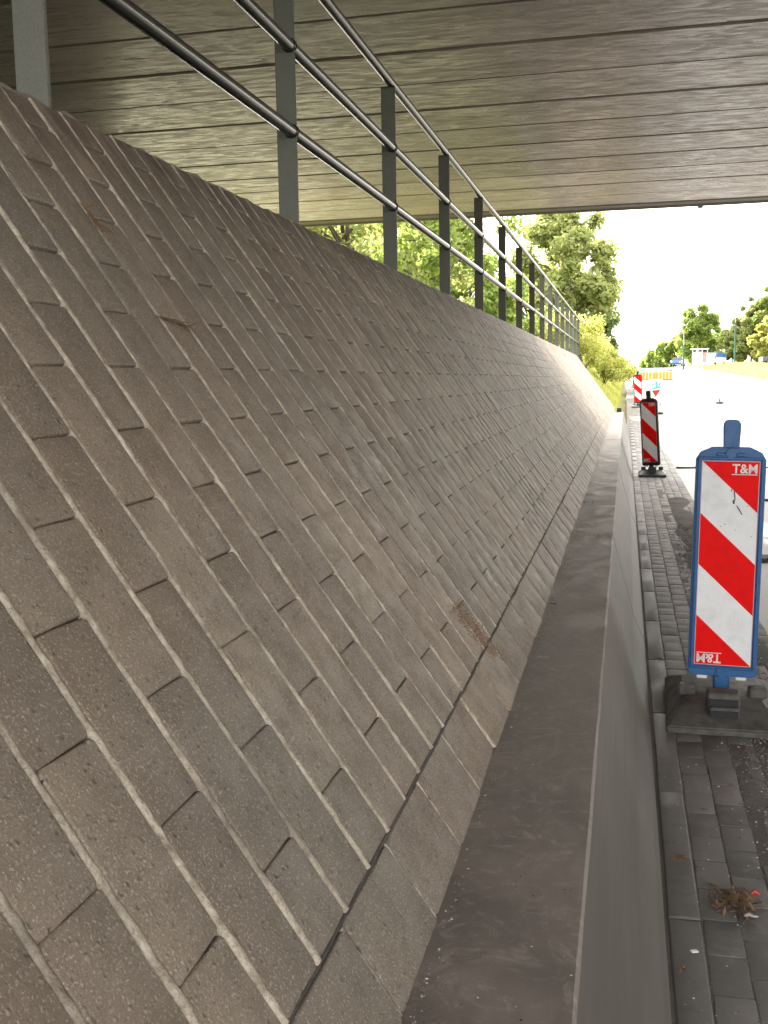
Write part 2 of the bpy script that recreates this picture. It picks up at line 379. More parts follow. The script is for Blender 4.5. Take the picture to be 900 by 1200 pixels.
# pavement bed of dirt, pavers and gutter slabs
pv = tag(mesh_obj('pavement', [(x, y, g(y)+(-.002 if x < .8 else -.02)) for y in ysr for x in (.05, .5, .9)],
         [(k*3+j, k*3+j+1, k*3+4+j, k*3+3+j) for k in range(len(ysr)-1) for j in range(2)], M['sand']), kind='structure')
def slab_mesh(name, w_, l_, h, ch, jit, mat, seed, rc=.004, shear=0.0):
    """slab with top face at z=0, chamfered edges, slightly uneven outline"""
    r = random.Random(seed); a, b = w_/2, l_/2
    base = []
    nn = 2
    for (x0, y0, x1, y1) in ((-a, -b, a, -b), (a, -b, a, b), (a, b, -a, b), (-a, b, -a, -b)):
        dx, dy = x1-x0, y1-y0; L = math.hypot(dx, dy); ux, uy = dx/L, dy/L
        pts = [rc/L]+([.33, .66] if L > .2 else [.5])+[1-rc/L]
        for q in pts: base.append((x0+dx*q+r.uniform(-jit, jit), y0+dy*q+r.uniform(-jit, jit)))
    n = len(base)
    def sc_(k): return [((x*(a-k)/a), (y*(b-k)/b)) for x, y in base]
    V = [(x, y, -h) for x, y in base]+[(x, y, -ch*1.1) for x, y in base]+[(x, y, -ch*.3) for x, y in sc_(ch*.45)]+[(x, y, r.uniform(-.0004, .0004)) for x, y in sc_(ch*1.3)]
    V = [(x+y*shear, y, z) for x, y, z in V]
    F = []
    for k in range(3):
        for i in range(n): F.append((k*n+i, k*n+(i+1) % n, (k+1)*n+(i+1) % n, (k+1)*n+i))
    F.append(tuple(range(3*n, 4*n)))
    me = bpy.data.meshes.new(name); me.from_pydata(V, [], F); me.materials.append(mat)
    me.polygons.foreach_set('use_smooth', [True]*len(me.polygons)); me.set_sharp_from_angle(angle=R_(50)); me.update(); return me
def place(me, name, mat4, parent):
    o = bpy.data.objects.new(name, me); col.objects.link(o); o.parent = parent; o.matrix_world = mat4; return o
class Field:
    """many alike pieces joined into one mesh"""
    def __init__(s): s.v = []; s.f = []; s.n = 0
    def add(s, me, mat4):
        s.v += [tuple(mat4 @ q.co) for q in me.vertices]
        s.f += [tuple(i+s.n for i in p.vertices) for p in me.polygons]; s.n += len(me.vertices)
    def build(s, name, mat, parent):
        o = mesh_obj(name, s.v, s.f, mat, parent); tag(o, kind='stuff'); autosmooth(o, 50); return o
pm = [slab_mesh('paver', .1045, .1965, .05, .0025, .001, M['paver'], i) for i in range(7)]
fld = Field()
for row in range(6):
    x = .2895+row*.1085
    y = -1.2+(.1 if row % 2 else 0); k = 0
    while y < 34:
        dz = random.uniform(-.0012, .0012)-(.006 if row >= 3 else 0)-(.004*random.random() if row == 2 else 0)
        mt = Matrix.Translation((x+random.uniform(-.002, .002), y, g(y)+dz)) @ Euler((random.uniform(-.004, .004), random.uniform(-.008, .008), random.uniform(-.008, .008))).to_matrix().to_4x4()
        me = random.choice(pm)
        if 2.3 < y < 10.2 and x < .125*y+.2: place(me, 'paver', mt, pv)
        else: fld.add(me, mt)
        y += .2005
fld.build('paver_field', M['paver'], pv)
gm = [slab_mesh('gutter_slab', .094, .992, .06, .006, .0012, M['gutter'], 40+i) for i in range(3)]
y = -1.4
while y < 34:
    place(random.choice(gm), 'gutter_slab', Matrix.Translation((.1865, y, g(y)+.003+random.uniform(-.002, .002))) @ Euler((0, random.uniform(-.01, .01), 0)).to_matrix().to_4x4(), pv)
    y += 1.0

# ------------------------------------------------------------ sloped tiled wall
WT, LT = .15, .2996; S_ = .6928
def wp(u, v, n=0.0, jig=0):
    x = -.4983-.1758*v-.0005*v*v; z = -.6935+.2426*v+.0011*v*v
    y = 1.0622+WT*u+.0142*v
    d = Vector((-.1758, 0, .2426)).normalized(); nn = Vector((d.z, 0, -d.x))
    return Vector((x, y, z+H0))+nn*n
vd = (wp(0, 3)-wp(0, 2)).normalized(); ud = Vector((0, 1, 0)); nd = ud.cross(vd).normalized()
if nd.x < 0: nd = -nd
Lv = (wp(0, 3)-wp(0, 2)).length
VT = 5.87; UMIN, UMAX = -14, int((WALL_END-1.06)/WT)
UMAX -= UMAX % 2
tw = empty('sloped_retaining_wall', (0, 0, 0)); tag(tw, 'long steep brown retaining wall faced with paving tiles in running bond, under the bridge', 'wall')
GAPW, GAPL = .0172, .0052
meshes = {}
def tmesh(w_, l_, k):
    key = (round(w_, 3), round(l_, 3), k)
    if key not in meshes: meshes[key] = slab_mesh('tile', w_, l_, .045, .0034, .0011, M['tile'], int(w_*1e4)*7+int(l_*1e4)*13+k, .006, .0142/Lv)
    return meshes[key]
Pm = Mc.inverted()
def px_area(cs):
    out = []
    for c in cs:
        q = Pm @ c
        if q.z > -.3: return 0
        out.append((450+FOC*q.x/-q.z, 600-FOC*q.y/-q.z))
    A = 0
    for i in range(len(out)):
        x0, y0 = out[i]; x1, y1 = out[(i+1) % len(out)]; A += x0*y1-x1*y0
    cx = sum(p[0] for p in out)/4; cy = sum(p[1] for p in out)/4
    if not (-30 < cx < 930 and -30 < cy < 1230): return 0
    return abs(A)/2
tiles = []
def add_tile(u0, u1, v0, v1, gw=GAPW, gl=GAPL):
    c = (wp(u0, v0)+wp(u1, v1))/2; w_ = (u1-u0)*WT-gw; l_ = (v1-v0)*Lv-gl
    dv = .0142*0
    k = random.randrange(6)
    n = random.gauss(0, .0012); rz = random.gauss(0, .003)
    sh = math.atan2(.0142, Lv)
    v2_ = (vd-ud*vd.dot(ud)).normalized(); e1 = (ud+v2_*rz*.5).normalized(); e3 = nd; e2 = e3.cross(e1)
    q = Euler((random.gauss(0, .004), random.gauss(0, .005), 0)).to_matrix().to_4x4()
    mt = Matrix((e1, e2, e3)).transposed().to_4x4(); mt.translation = c+nd*n; mt = mt @ q
    A = px_area([wp(u0, v0), wp(u1, v0), wp(u1, v1), wp(u0, v1)])
    tiles.append((A, tmesh(w_, l_, k), mt))
for u in range(UMIN, UMAX):
    br = [-.5]+([0, 1, 2, 3, 4, 5] if u % 2 == 0 else [.5, 1.5, 2.5, 3.5, 4.5, 5.5])+[VT]
    for a, b in zip(br, br[1:]): add_tile(u, u+1, a+(.012 if a == -.5 else 0), b)
u = -14+.72
while u+2 <= UMAX+.8:
    add_tile(u, u+2, -1.05, -.5-.005, .014, .006); u += 2
tiles.sort(key=lambda t: -t[0])
fld = Field()
for i, (A, me, mt) in enumerate(tiles):
    if i < 296 and A > 0: place(me, 'tile', mt, tw)
    else: fld.add(me, mt)
fld.build('tile_field', M['tile'], tw)
# mortar beads between the columns
m = MB(); 
for u in list(range(UMIN, UMAX+1)):
    near = u < 40; N = 110 if near else 50
    hw = .0102; r = random.Random(u); ph = r.uniform(0, 9)
    w0 = r.uniform(.8, 1.05); V = []; F = []
    for k in range(N+1):
        v = -.49+(VT+.48)*k/N
        wv = hw*w0
        j = r.uniform(-.0012, .0012); h = .0001+r.uniform(-.0014, .0014)+.0010*math.sin(v*3.1+ph)
        for (s_, hh) in ((-1, -.012), (-.72, h-.002), (-.2, h), (.35, h-.0003), (.8, h-.002), (1, -.012)):
            p = wp(u, v, hh); V.append(p+ud*(wv*s_+j*(abs(s_) < .9)))
    for k in range(N):
        for i in range(5): F.append((k*6+i, k*6+i+1, (k+1)*6+i+1, (k+1)*6+i))
    m.add(V, F)
u = -14+.72
while u+2 <= UMAX+.8:
    r = random.Random(int(u*7)); V = []; F = []
    for k in range(13):
        v = -1.04+.53*k/12; h = -.002+r.uniform(-.0015, .0015)
        for s_, hh in ((-1, -.012), (-.6, h-.002), (0, h), (.6, h-.002), (1, -.012)): V.append(wp(u, v, hh)+ud*(.0085*s_+r.uniform(-.0007, .0007)))
    for k in range(12):
        for i in range(4): F.append((k*5+i, k*5+i+1, (k+1)*5+i+1, (k+1)*5+i))
    m.add(V, F); u += 2
tag(m.build('joint_mortar', M['mortar'], tw, True), kind='stuff')
# earth packed along the joint above the foot course and along the foot itself
for v0, nn_, hw_, nm in ((-.497, -.004, .0075, 'dirt_joint'), (-1.045, -.004, .009, 'dirt_joint')):
    V = []; F = []; r = random.Random(int(v0*-50)); yv = 1.0622+WT*UMIN; k = 0
    while yv < 1.0622+WT*UMAX:
        for s_, hh in ((-1, -.014), (-.5, 0), (.4, .0), (1, -.014)):
            p = wp(0, v0, nn_+hh+r.uniform(-.0012, .0012))+vd*(hw_*s_+r.uniform(-.001, .001)); V.append((p.x, yv, p.z))
        yv += .02 if yv < 8 else .08; k += 1
    for i in range(k-1):
        for j in range(3): F.append((i*4+j, i*4+j+1, i*4+5+j, i*4+4+j))
    mesh_obj(nm, V, F, M['dirt'], tw, smooth=True)
# wall core behind the tiles
m = MB(); y0, y1 = 1.0622+WT*UMIN, 1.0622+WT*UMAX+.03
pr = [(wp(0, -1, -.03).x, wp(0, -1, -.03).z), (wp(0, VT, -.03).x, wp(0, VT, -.03).z), (-1.78, TOPZ-.02), (-1.78, -.2), (wp(0, -1, -.03).x, -.2)]
m.extrude(pr, lambda a, b: (a, y0, b), lambda a, b: (a, y1, b))
m.build('wall_core', M['backing'], tw)
# weathered top edge: earth and crumbs behind the last tiles
m = MB(); r = random.Random(5); V = []; F = []; N = 420
for k in range(N+1):
    y = y0+(y1-y0)*(k/N)**1.5
    for a, b in ((.0, -.02), (-.008, .003), (-.035, .007), (-.07, .002), (-.24, -.02)):
        p = wp(0, VT); V.append((p.x+a+r.uniform(-.005, .004), y, p.z+b+r.uniform(-.006, .007)))
for k in range(N):
    for i in range(4): F.append((k*5+i, (k+1)*5+i, (k+1)*5+i+1, k*5+i+1))
m.add(V, F); m.build('wall_crest', M['ledge'], tw)

# ------------------------------------------------------------ concrete barrier at the foot of the wall
cb = empty('concrete_barrier', (0, 0, 0)); tag(cb, 'low concrete barrier with broad flat top running along the foot of the tiled wall', 'barrier')
prof = [(-.40, .0), (-.40, .648), (-.322, .653), (-.066, .657), (-.059, .651), (-.0545, .63), (-.02, .50), (.0165, .36), (.053, .22), (.06, .19), (.105, .08), (.128, .03), (.131, -.05)]
cuts = [-1.2, 1.2, 6.42, 11.6, 16.9, 22.2, 27.4, 31.5]
for i, (a, b) in enumerate(zip(cuts, cuts[1:])):
    a += .004; b -= .004; dx = random.uniform(-.002, .002); dz = random.uniform(-.002, .002)
    mb = MB(); n = len(prof); ys_ = np.arange(a, b, .15).tolist()+[b]
    V = []; F = []; r = random.Random(i)
    for y in ys_:
        for k, (px_, pz) in enumerate(prof):
            e_ = r.uniform(-.0013, .0013) if k in (3, 4) else r.uniform(-.0001, .0001)
            V.append((px_+dx+e_, y, pz+dz+(e_*.6 if 1 < k < 10 else 0)+g(y)*0))
    q = len(ys_)
    MI = []
    for j in range(q-1):
        for k in range(n-1): F.append((j*n+k, j*n+k+1, (j+1)*n+k+1, (j+1)*n+k)); MI.append(0 if k <= 3 else 1)
    F.append(tuple(range(n))); F.append(tuple((q-1)*n+k for k in range(n-1, -1, -1))); MI += [1, 1]
    o = mesh_obj('barrier_segment', V, F, [M['ledge'], M['face']], cb, MI); autosmooth(o, 24)
m = MB()
m.box((0, 0, .06), (.13, .07, .12), bev=.012); m.box((0, 0, .006), (.16, .10, .012), bev=.003)
o = m.build('black_marker_block', M['black']); o.location = (-.17, 30.9, .657); tag(o, 'small black plastic block on the far end of the concrete barrier', 'block')

# ------------------------------------------------------------ railing on the wall top
RX = -1.60
rail = empty('metal_railing', (RX, 2.775, TOPZ)); tag(rail, 'three-bar grey green metal railing with flat posts along the top of the tiled wall', 'railing')
PY = [2.775+2.312*i for i in range(-1, 17)]
TR = 1.262
pmb = MB(); pmb.box((0, 0, TR/2-.06), (.098, .016, TR+.10), bev=.002)
p0 = pmb.build('post', M['postpaint']); p0.parent = rail
for i, y in enumerate(PY):
    o = p0 if i == 0 else p0.copy()
    if i: col.objects.link(o); o.parent = rail
    o.location = (-.012, y-2.775, 0)
for h in (.447, .844, TR):
    m = MB(); ys_ = [PY[0]-3]+PY+[PY[-1]+.3]
    m.tube([(0.012, y-2.775, h+(.008 if h == TR else 0)) for y in ys_], .030, 20)
    o = m.build('rail_bar', M['rail'], rail, False); autosmooth(o, 40)
m = MB()
for y in PY:
    for h in (.447, .844):
        for s_ in (-1, 1): m.tube([(.012, y-2.775+s_*.008, h), (.012, y-2.775+s_*.015, h)], [.036, .031], 14)
tag(m.build('weld_collars', M['rail'], rail, True), kind='stuff')

# ------------------------------------------------------------ bridge
br = empty('concrete_bridge', (0, 0, 0)); tag(br, 'wide concrete bridge overhead with a soffit of dark grained crosswise beams', 'bridge')
DZ = 2.9+H0
joints = [8.70-1.015*k for k in range(11, 0, -1)]+[8.70, 9.70, 10.71, 11.73, 12.71, 13.72, 14.74, 15.75, 16.76, 17.78, 18.75]
for k, (a, b) in enumerate(zip(joints, joints[1:])):
    m = MB(); a_, b_ = a+.011, b-.011; zz = DZ+random.uniform(-.006, .006); c_ = .022
    m.extrude([(a_, zz+c_), (a_+c_, zz), (b_-c_, zz), (b_, zz+c_), (b_, zz+.9), (a_, zz+.9)], lambda p, q: (-16, p+.05, q), lambda p, q: (27, p-.35, q))
    m.build('beam', M['beam'], br)
m = MB(); yE = 18.76
m.extrude([(yE, DZ+.02), (yE+.05, DZ-.01), (yE+.33, DZ-.01), (yE+.36, DZ-.04), (yE+.42, DZ-.04), (yE+.42, DZ+1.25), (yE+.1, DZ+1.25), (yE+.1, DZ+.9), (yE, DZ+.9)], lambda p, q: (-16, p+.06, q), lambda p, q: (27, p-.34, q))
m.build('edge_beam', M['edge'], br)
m = MB(); m.extrude([(joints[0], DZ), (joints[0], DZ+1.2), (joints[0]-.4, DZ+1.2), (joints[0]-.4, DZ-.03)], lambda p, q: (-16, p, q), lambda p, q: (27, p, q)); m.build('edge_beam', M['edge'], br)
m = MB(); m.box((5.5, (joints[0]+yE)/2, DZ+.98), (43, yE-joints[0], .12)); m.build('deck_top', M['seam'], br)
m = MB(); m.box((-9.5, (joints[0]+yE)/2, TOPZ+.98), (.8, yE-joints[0]-.5, DZ-TOPZ+.1)); m.build('abutment', M['abut'], br)
m = MB(); m.box((24.6, (joints[0]+yE)/2, DZ/2), (.8, yE-joints[0]-.5, DZ+.3)); m.build('abutment', M['abut'], br)
m = MB()
m.extrude([(21.4, -.2), (21.4, .3), (23.4, 2.3), (24.5, 2.3), (24.5, -.2)], lambda p, q: (p, -11, q), lambda p, q: (p, 33, q))
o = m.build('opposite_bank_wall', M['abut']); tag(o, 'plain sloped concrete wall on the far side of the road', 'wall')
m = MB()
for x in (1.2,): m.tube([(x, yE+.36, DZ-.06), (x, yE+.36, DZ-.03)], [.05, .05], 12)
m.build('drip_outlet', M['edge'], br)

# ------------------------------------------------------------ delineator boards
def text_mesh(txt, size, mat, parent, name='lettering', flip=False):
    cu = bpy.data.curves.new('txt', 'FONT'); cu.body = txt; cu.size = size; cu.offset = size*.02; cu.extrude = .0004; cu.space_character = 1.0
    to = bpy.data.objects.new('txt', cu); col.objects.link(to)
    me = bpy.data.meshes.new_from_object(to.evaluated_get(bpy.context.evaluated_depsgraph_get()))
    bpy.data.objects.remove(to)
    me.materials.clear(); me.materials.append(mat)
    o = bpy.data.objects.new(name, me); col.objects.link(o); o.parent = parent
    return o
def foot_plate(parent):
    m = MB()
    # base 0.5 wide (x), 0.84 deep (y), hipped, with a raised socket and a handle slot
    a, b = .255, .42; ta, tb = .15, .20
    V = [(-a, -b, 0), (a, -b, 0), (a, b, 0), (-a, b, 0), (-a, -b, .032), (a, -b, .032), (a, b, .032), (-a, b, .032),
         (-ta-.02, -tb, .105), (ta+.02, -tb, .105), (ta+.02, tb, .105), (-ta-.02, tb, .105)]
    F = [(3, 2, 1, 0), (0, 1, 5, 4), (1, 2, 6, 5), (2, 3, 7, 6), (3, 0, 4, 7), (4, 5, 9, 8), (5, 6, 10, 9), (6, 7, 11, 10), (7, 4, 8, 11), (8, 9, 10, 11)]
    m.add(V, F)
    o = m.build('foot_plate', M['rubber'], parent)
    bm = bmesh.new(); bm.from_mesh(o.data); bmesh.ops.bevel(bm, geom=[e for e in bm.edges], offset=.007, segments=2, affect='EDGES'); bm.to_mesh(o.data); bm.free(); autosmooth(o, 40)
    m = MB()
    m.box((0, -.235, .112), (.145, .10, .085), bev=.008)                     # socket block
    for s_ in (-1, 1): m.box((s_*.16, -.12, .125), (.085, .07, .055), bev=.01)
    m.box((0, -.315, .079), (.13, .035, .045), bev=.006)
    m.build('foot_socket', M['rubber'], o)
    m = MB()
    m.box((0, -.288, .104), (.125, .014, .05)); m.box((0, -.338, .074), (.12, .012, .03))
    m.build('foot_slot', M['black'], o)
    return o
def delineator(body_mat, label, loc, rz, lean, base_z, text=True, det=True, s=1.0):
    t = empty('delineator_board', loc, (0, 0, rz))
    tag(t, label, 'traffic board', 'red and white delineator boards along the road edge')
    foot_plate(t)
    # board faces -y; local origin of board at its foot
    bd = empty_mesh = None
    m = MB(); W2, Hb, z0 = .158, 1.105, .165
    pr = [(-W2+.012, z0), (-W2, z0+.02), (-W2-.0, Hb*.5+z0), (-W2, z0+Hb-.06), (-W2+.02, z0+Hb-.025), (-.085, z0+Hb), (.085, z0+Hb), (W2-.02, z0+Hb-.025), (W2, z0+Hb-.06), (W2, z0+Hb*.5), (W2, z0+.02), (W2-.012, z0)]
    T = .022
    m.extrude(pr, lambda a, b: (a, -T, b), lambda a, b: (a, T, b))
    body = m.build('board_body', body_mat, t)
    bm = bmesh.new(); bm.from_mesh(body.data); bmesh.ops.recalc_face_normals(bm, faces=bm.faces)
    bmesh.ops.bevel(bm, geom=[e for e in bm.edges if len(e.link_faces) == 2 and e.calc_face_angle(0) > .9], offset=.006, segments=2, affect='EDGES'); bm.to_mesh(body.data); bm.free(); autosmooth(body, 35)
    # handle
    m = MB(); ht = z0+Hb
    pr = [(-.036, ht-.01), (-.040, ht+.10), (-.036, ht+.118), (-.022, ht+.128), (.022, ht+.128), (.036, ht+.118), (.040, ht+.10), (.036, ht-.01)]
    m.extrude(pr, lambda a, b: (a, -.016, b), lambda a, b: (a, .016, b))
    h = m.build('handle', body_mat, t)
    bm = bmesh.new(); bm.from_mesh(h.data); bmesh.ops.recalc_face_normals(bm, faces=bm.faces); bmesh.ops.bevel(bm, geom=list(bm.edges), offset=.005, segments=2, affect='EDGES'); bm.to_mesh(h.data); bm.free(); autosmooth(h, 40)
    # raised rim round the reflective sheet, moulded bosses
    m = MB(); y_ = -T-.004
    a, b0, b1 = .131, z0+.055, z0+.055+.985
    for (c, d) in (((-a-.011, y_, (b0+b1)/2), (.012, .012, b1-b0+.03)), ((a+.011, y_, (b0+b1)/2), (.012, .012, b1-b0+.03)), ((0, y_, b1+.012), (2*a+.034, .012, .012)), ((0, y_, b0-.012), (2*a+.034, .012, .012))): m.box(c, d, bev=.003)
    for x in (-.045, .045): m.box((x, -T-.003, z0+Hb-.035), (.042, .010, .016), bev=.003)
    m.tube([(0, -T+.002, z0+Hb-.028), (0, -T-.009, z0+Hb-.028)], .024, 16)
    m.tube([(0, -T+.002, z0+.022), (0, -T-.009, z0+.022)], .026, 18)
    m.box((0, 0, z0-.03), (.075, .04, .07), bev=.008)
    o = m.build('moulding', body_mat, t); autosmooth(o, 40)
    for x in (-.09, .09):
        m = MB(); m.box((x, -.0, z0-.004), (.05, .02, .03), bev=.004); m.build('locking_tab', M['white'], t)
    # reflective sheet with oblique stripes
    m = MB(); ys2 = -T-.0015; H_ = b1-b0
    def P_(u, v): return (-a+2*a*u, ys2, b1-H_*v)
    def poly(pts, mi): m.add([P_(*p) for p in pts], [tuple(range(len(pts)))], mi)
    q = .25
    poly([(1, 0), (0, 0), (1, q)], 1)
    poly([(0, 0), (0, q), (1, 2*q), (1, q)], 0)
    poly([(0, q), (0, 2*q), (1, 3*q), (1, 2*q)], 1)
    poly([(0, 2*q), (0, 3*q), (1, 4*q), (1, 3*q)], 0)
    poly([(0, 3*q), (0, 1), (1, 1)], 1)
    m.build('reflective_sheet', [M['swhite'], M['sred']], t)
    # narrow white edge line
    if det:
        m = MB()
        for (x0_, x1_, v0_, v1_) in ((0, .012, 0, 1), (.988, 1, 0, 1), (0, 1, 0, .003), (0, 1, .997, 1)):
            m.add([(-a+2*a*x0_, ys2-.0006, b1-H_*v0_), (-a+2*a*x0_, ys2-.0006, b1-H_*v1_), (-a+2*a*x1_, ys2-.0006, b1-H_*v1_), (-a+2*a*x1_, ys2-.0006, b1-H_*v0_)], [(0, 1, 2, 3)])
        m.build('sheet_border', mat_edge, t)
    if text:
        for fl in (0, 1):
            o = text_mesh('T&M', .060, M['letter'], t)
            bb = [v.co for v in o.data.vertices]; wd = max(v.x for v in bb)
            sx = .112/wd
            if not fl: o.matrix_basis = Matrix.Translation((a-.012-.112, ys2-.0012, b1-.014-.042)) @ Matrix.Rotation(R_(90), 4, 'X') @ Matrix.Diagonal((sx, 1, 1, 1))
            else: o.matrix_basis = Matrix.Translation((-a+.012+.112, ys2-.0012, b0+.010+.042)) @ Matrix.Rotation(R_(180), 4, 'Y') @ Matrix.Rotation(R_(90), 4, 'X') @ Matrix.Diagonal((sx, 1, 1, 1))
            m = MB(); cx = (a-.068) if not fl else (-a+.068); cz = (b1-.063) if not fl else (b0+.059)
            m.box((cx, ys2-.001, cz), (.114, .0008, .0035)); m.build('underline', M['letter'], t)
    # lean board parts about the foot
    if abs(lean) > 1e-5:
        for c in t.children:
            if c.name.startswith('foot_plate'): continue
            c.matrix_basis = Matrix.Rotation(lean, 4, 'Y') @ c.matrix_basis
    t.scale = (s, s, s)
    return t
def turn_foot(t, a):
    for c in t.children:
        if c.name.startswith('foot_plate'):
            c.rotation_euler = (0, 0, a); c.scale = (.86, .8, 1)
            for q in [c]+list(c.children): q.data = q.data.copy(); q.data.materials[0] = M['black']
mat_edge = mat_simple('sheet_edge', (.6, .4, .42), .4, 0, .1)
d1 = delineator(M['blue'], 'blue-framed delineator board with scuffed red and white stripes, nearest to the viewer', (.462, 5.22, .003), R_(-1.5), R_(1.2), 0)
for c in d1.children:
    pass
def scuffs(t):
    """torn and dirty spots on the white stripe"""
    m = MB(); a = .131; b1 = .165+.055+.985; y_ = -.0252
    r = random.Random(3)
    for (u, v, w_, h_, an) in ((.22, .073, .016, .010, -40), (.585, .165, .007, .05, 8), (.575, .195, .011, .03, 0), (.68, .235, .013, .055, 30), (.53, .14, .006, .014, 0), (.37, .315, .010, .006, 30), (.44, .305, .008, .005, 20), (.82, .215, .005, .006, 0), (.80, .255, .012, .004, 40), (.9, .36, .005, .006, 0), (.62, .33, .004, .005, 0)):
        n = 9; pts = []
        for k in range(n):
            th = 2*math.pi*k/n; rr = r.uniform(.65, 1.15); x, z = math.cos(th)*w_/2*rr, math.sin(th)*h_/2*rr; an_ = R_(an)
            pts.append((-a+2*a*u+x*math.cos(an_)-z*math.sin(an_), y_, b1-.985*v+x*math.sin(an_)*0+z*math.cos(an_)-x*math.sin(an_)))
        m.add(pts, [tuple(range(n))])
    o = m.build('scuff_marks', mat_simple('scuff_dirt', (.09, .095, .085), .8, 0, .5, 90), t)
    o.matrix_basis = Matrix.Rotation(R_(1.2), 4, 'Y'); tag(o, kind='stuff')
scuffs(d1)
d2 = delineator(M['black'], 'leaning black-framed delineator board, second from the viewer, by the end of the barrier', (.44, 18.0, .003), R_(-30), R_(-3.6), 0)
turn_foot(d2, R_(30))
delineator(M['black'], 'small far delineator board standing behind the black-framed one', (.50, 43, g(43)+.003), 0, R_(-2.0), 0, False, False)
delineator(M['blue'], 'farthest delineator board, its top against the white sky', (.60, 70, g(70)+.003), 0, R_(-1), 0, False, False)

# temporary board beside the far delineators
t = empty('roadwork_board', (1.02, 38, g(38))); tag(t, 'small white board with pale blue figures above a red triangle, behind the leaning delineator', 'sign')
m = MB(); m.box((0, 0, .78), (.44, .03, .80), bev=.01); m.build('panel', M['white'], t)
m = MB()
m.add([(-.13, -.018, .80), (.16, -.018, .83), (.0, -.018, .58)], [(0, 2, 1)]); m.build('red_triangle', M['redp'], t)
m = MB()
m.tube([(-.12, -.022, .87), (.02, -.022, .90), (.17, -.022, .94)], .028, 8); m.tube([(.03, -.022, .93), (.03, -.022, 1.06), (.0, -.022, 1.14)], [.035, .035, .02], 8); m.tube([(.13, -.022, .97), (.12, -.022, 1.07)], .025, 8); m.tube([(-.12, -.022, .98), (-.04, -.022, 1.05)], .02, 8)
m.build('figures', M['cyan'], t)
m = MB(); m.box((0, 0, .03), (.5, .4, .06), bev=.01); m.box((-.15, 0, .22), (.03, .03, .34)); m.box((.15, 0, .22), (.03, .03, .34)); m.build('stand', M['black'], t)

# yellow barrier across the far lane
t = empty('works_barrier', (2.3, 88, g(88)-.05)); tag(t, 'low yellow and orange works barrier with a dark top rail across the distant road', 'barrier')
m = MB(); m.tube([(-1.45, 0, .1), (-1.38, 0, .55), (-1.2, 0, .85), (-.9, 0, .92), (0, 0, .9), (1.2, 0, .85), (1.4, 0, .78)], .045, 8); m.tube([(-1.4, 0, .12), (1.4, 0, .12)], .04, 8); m.build('frame', M['greenp'], t)
for x in np.arange(-1.15, 1.4, .26):
    m = MB(); m.box((x, 0, .45), (.235, .05, .56), bev=.01); m.build('board', M['orange'] if int(x*10) % 2 else mat_y if 'mat_y' in globals() else M['orange'], t)
for x in (-1.0, 0, 1.25):
    m = MB(); m.tube([(x, .0, 0), (x, 0, .9)], .03, 8); m.box((x, 0, .02), (.12, .6, .05)); m.build('leg', M['steel'], t)
# thin marker on the road
m = MB(); m.box((0, 0, .03), (.28, .2, .06), bev=.015); m.tube([(0, 0, .05), (.01, 0, .34)], [.02, .012], 8)
o = m.build('lane_marker', M['seam']); o.location = (3.72, 45, g(45)+.02); tag(o, 'small grey marker with a thin upright stick standing on the bright road', 'marker')

# ------------------------------------------------------------ street furniture and vehicles far away
def lamp(x, y, h, label, arm=1.2):
    t = empty('street_lamp', (x, y, g(y)+.15)); tag(t, label, 'lamp post', 'green street lamps beyond the road')
    m = MB(); m.tube([(0, 0, -.4), (0, 0, 1.0), (0, 0, h*.62)], [.14, .13, .10], 10); m.build('pole', M['greenp'], t)
    m = MB(); m.tube([(0, 0, h*.62), (0, 0, h-.3), (-.2, 0, h-.05), (-arm, 0, h+.1)], [.06, .05, .045, .04], 8); m.build('arm', M['steel'], t)
    m = MB(); m.box((-arm-.25, 0, h+.1), (.6, .2, .09), bev=.03); m.build('lamp_head', M['steel'], t)
lamp(7.2+.4, 150, 5.0, 'short green pole left of the bus shelter under the round tree')
lamp(14.2, 150, 9.6, 'tall green lamp post before the tree belt, right of the round tree')
t = empty('bus_shelter', (9.6, 148, g(148)+.1)); tag(t, 'white framed bus shelter with poster panels below the round tree', 'shelter')
for x in (-.95, -.35, .3, .95):
    m = MB(); m.box((x, 0, 1.25), (.1, .1, 2.5)); m.build('frame_post', M['white'], t)
m = MB(); m.box((0, .5, 2.6), (2.3, 1.4, .14), bev=.03); m.build('roof', M['white'], t)
m = MB(); m.box((.62, .02, 1.5), (.5, .04, 1.3)); m.build('poster', mat_simple('poster_print', (.5, .25, .22), .5, 0, .5, 3), t)
for x in (-.65, -.02):
    m = MB(); m.box((x, .02, 1.3), (.5, .02, 1.9)); m.build('pane', mat_simple('pane', (.35, .38, .38), .1), t)
m = MB(); m.box((0, .5, .5), (1.8, .35, .06)); m.build('bench', M['bark'], t)
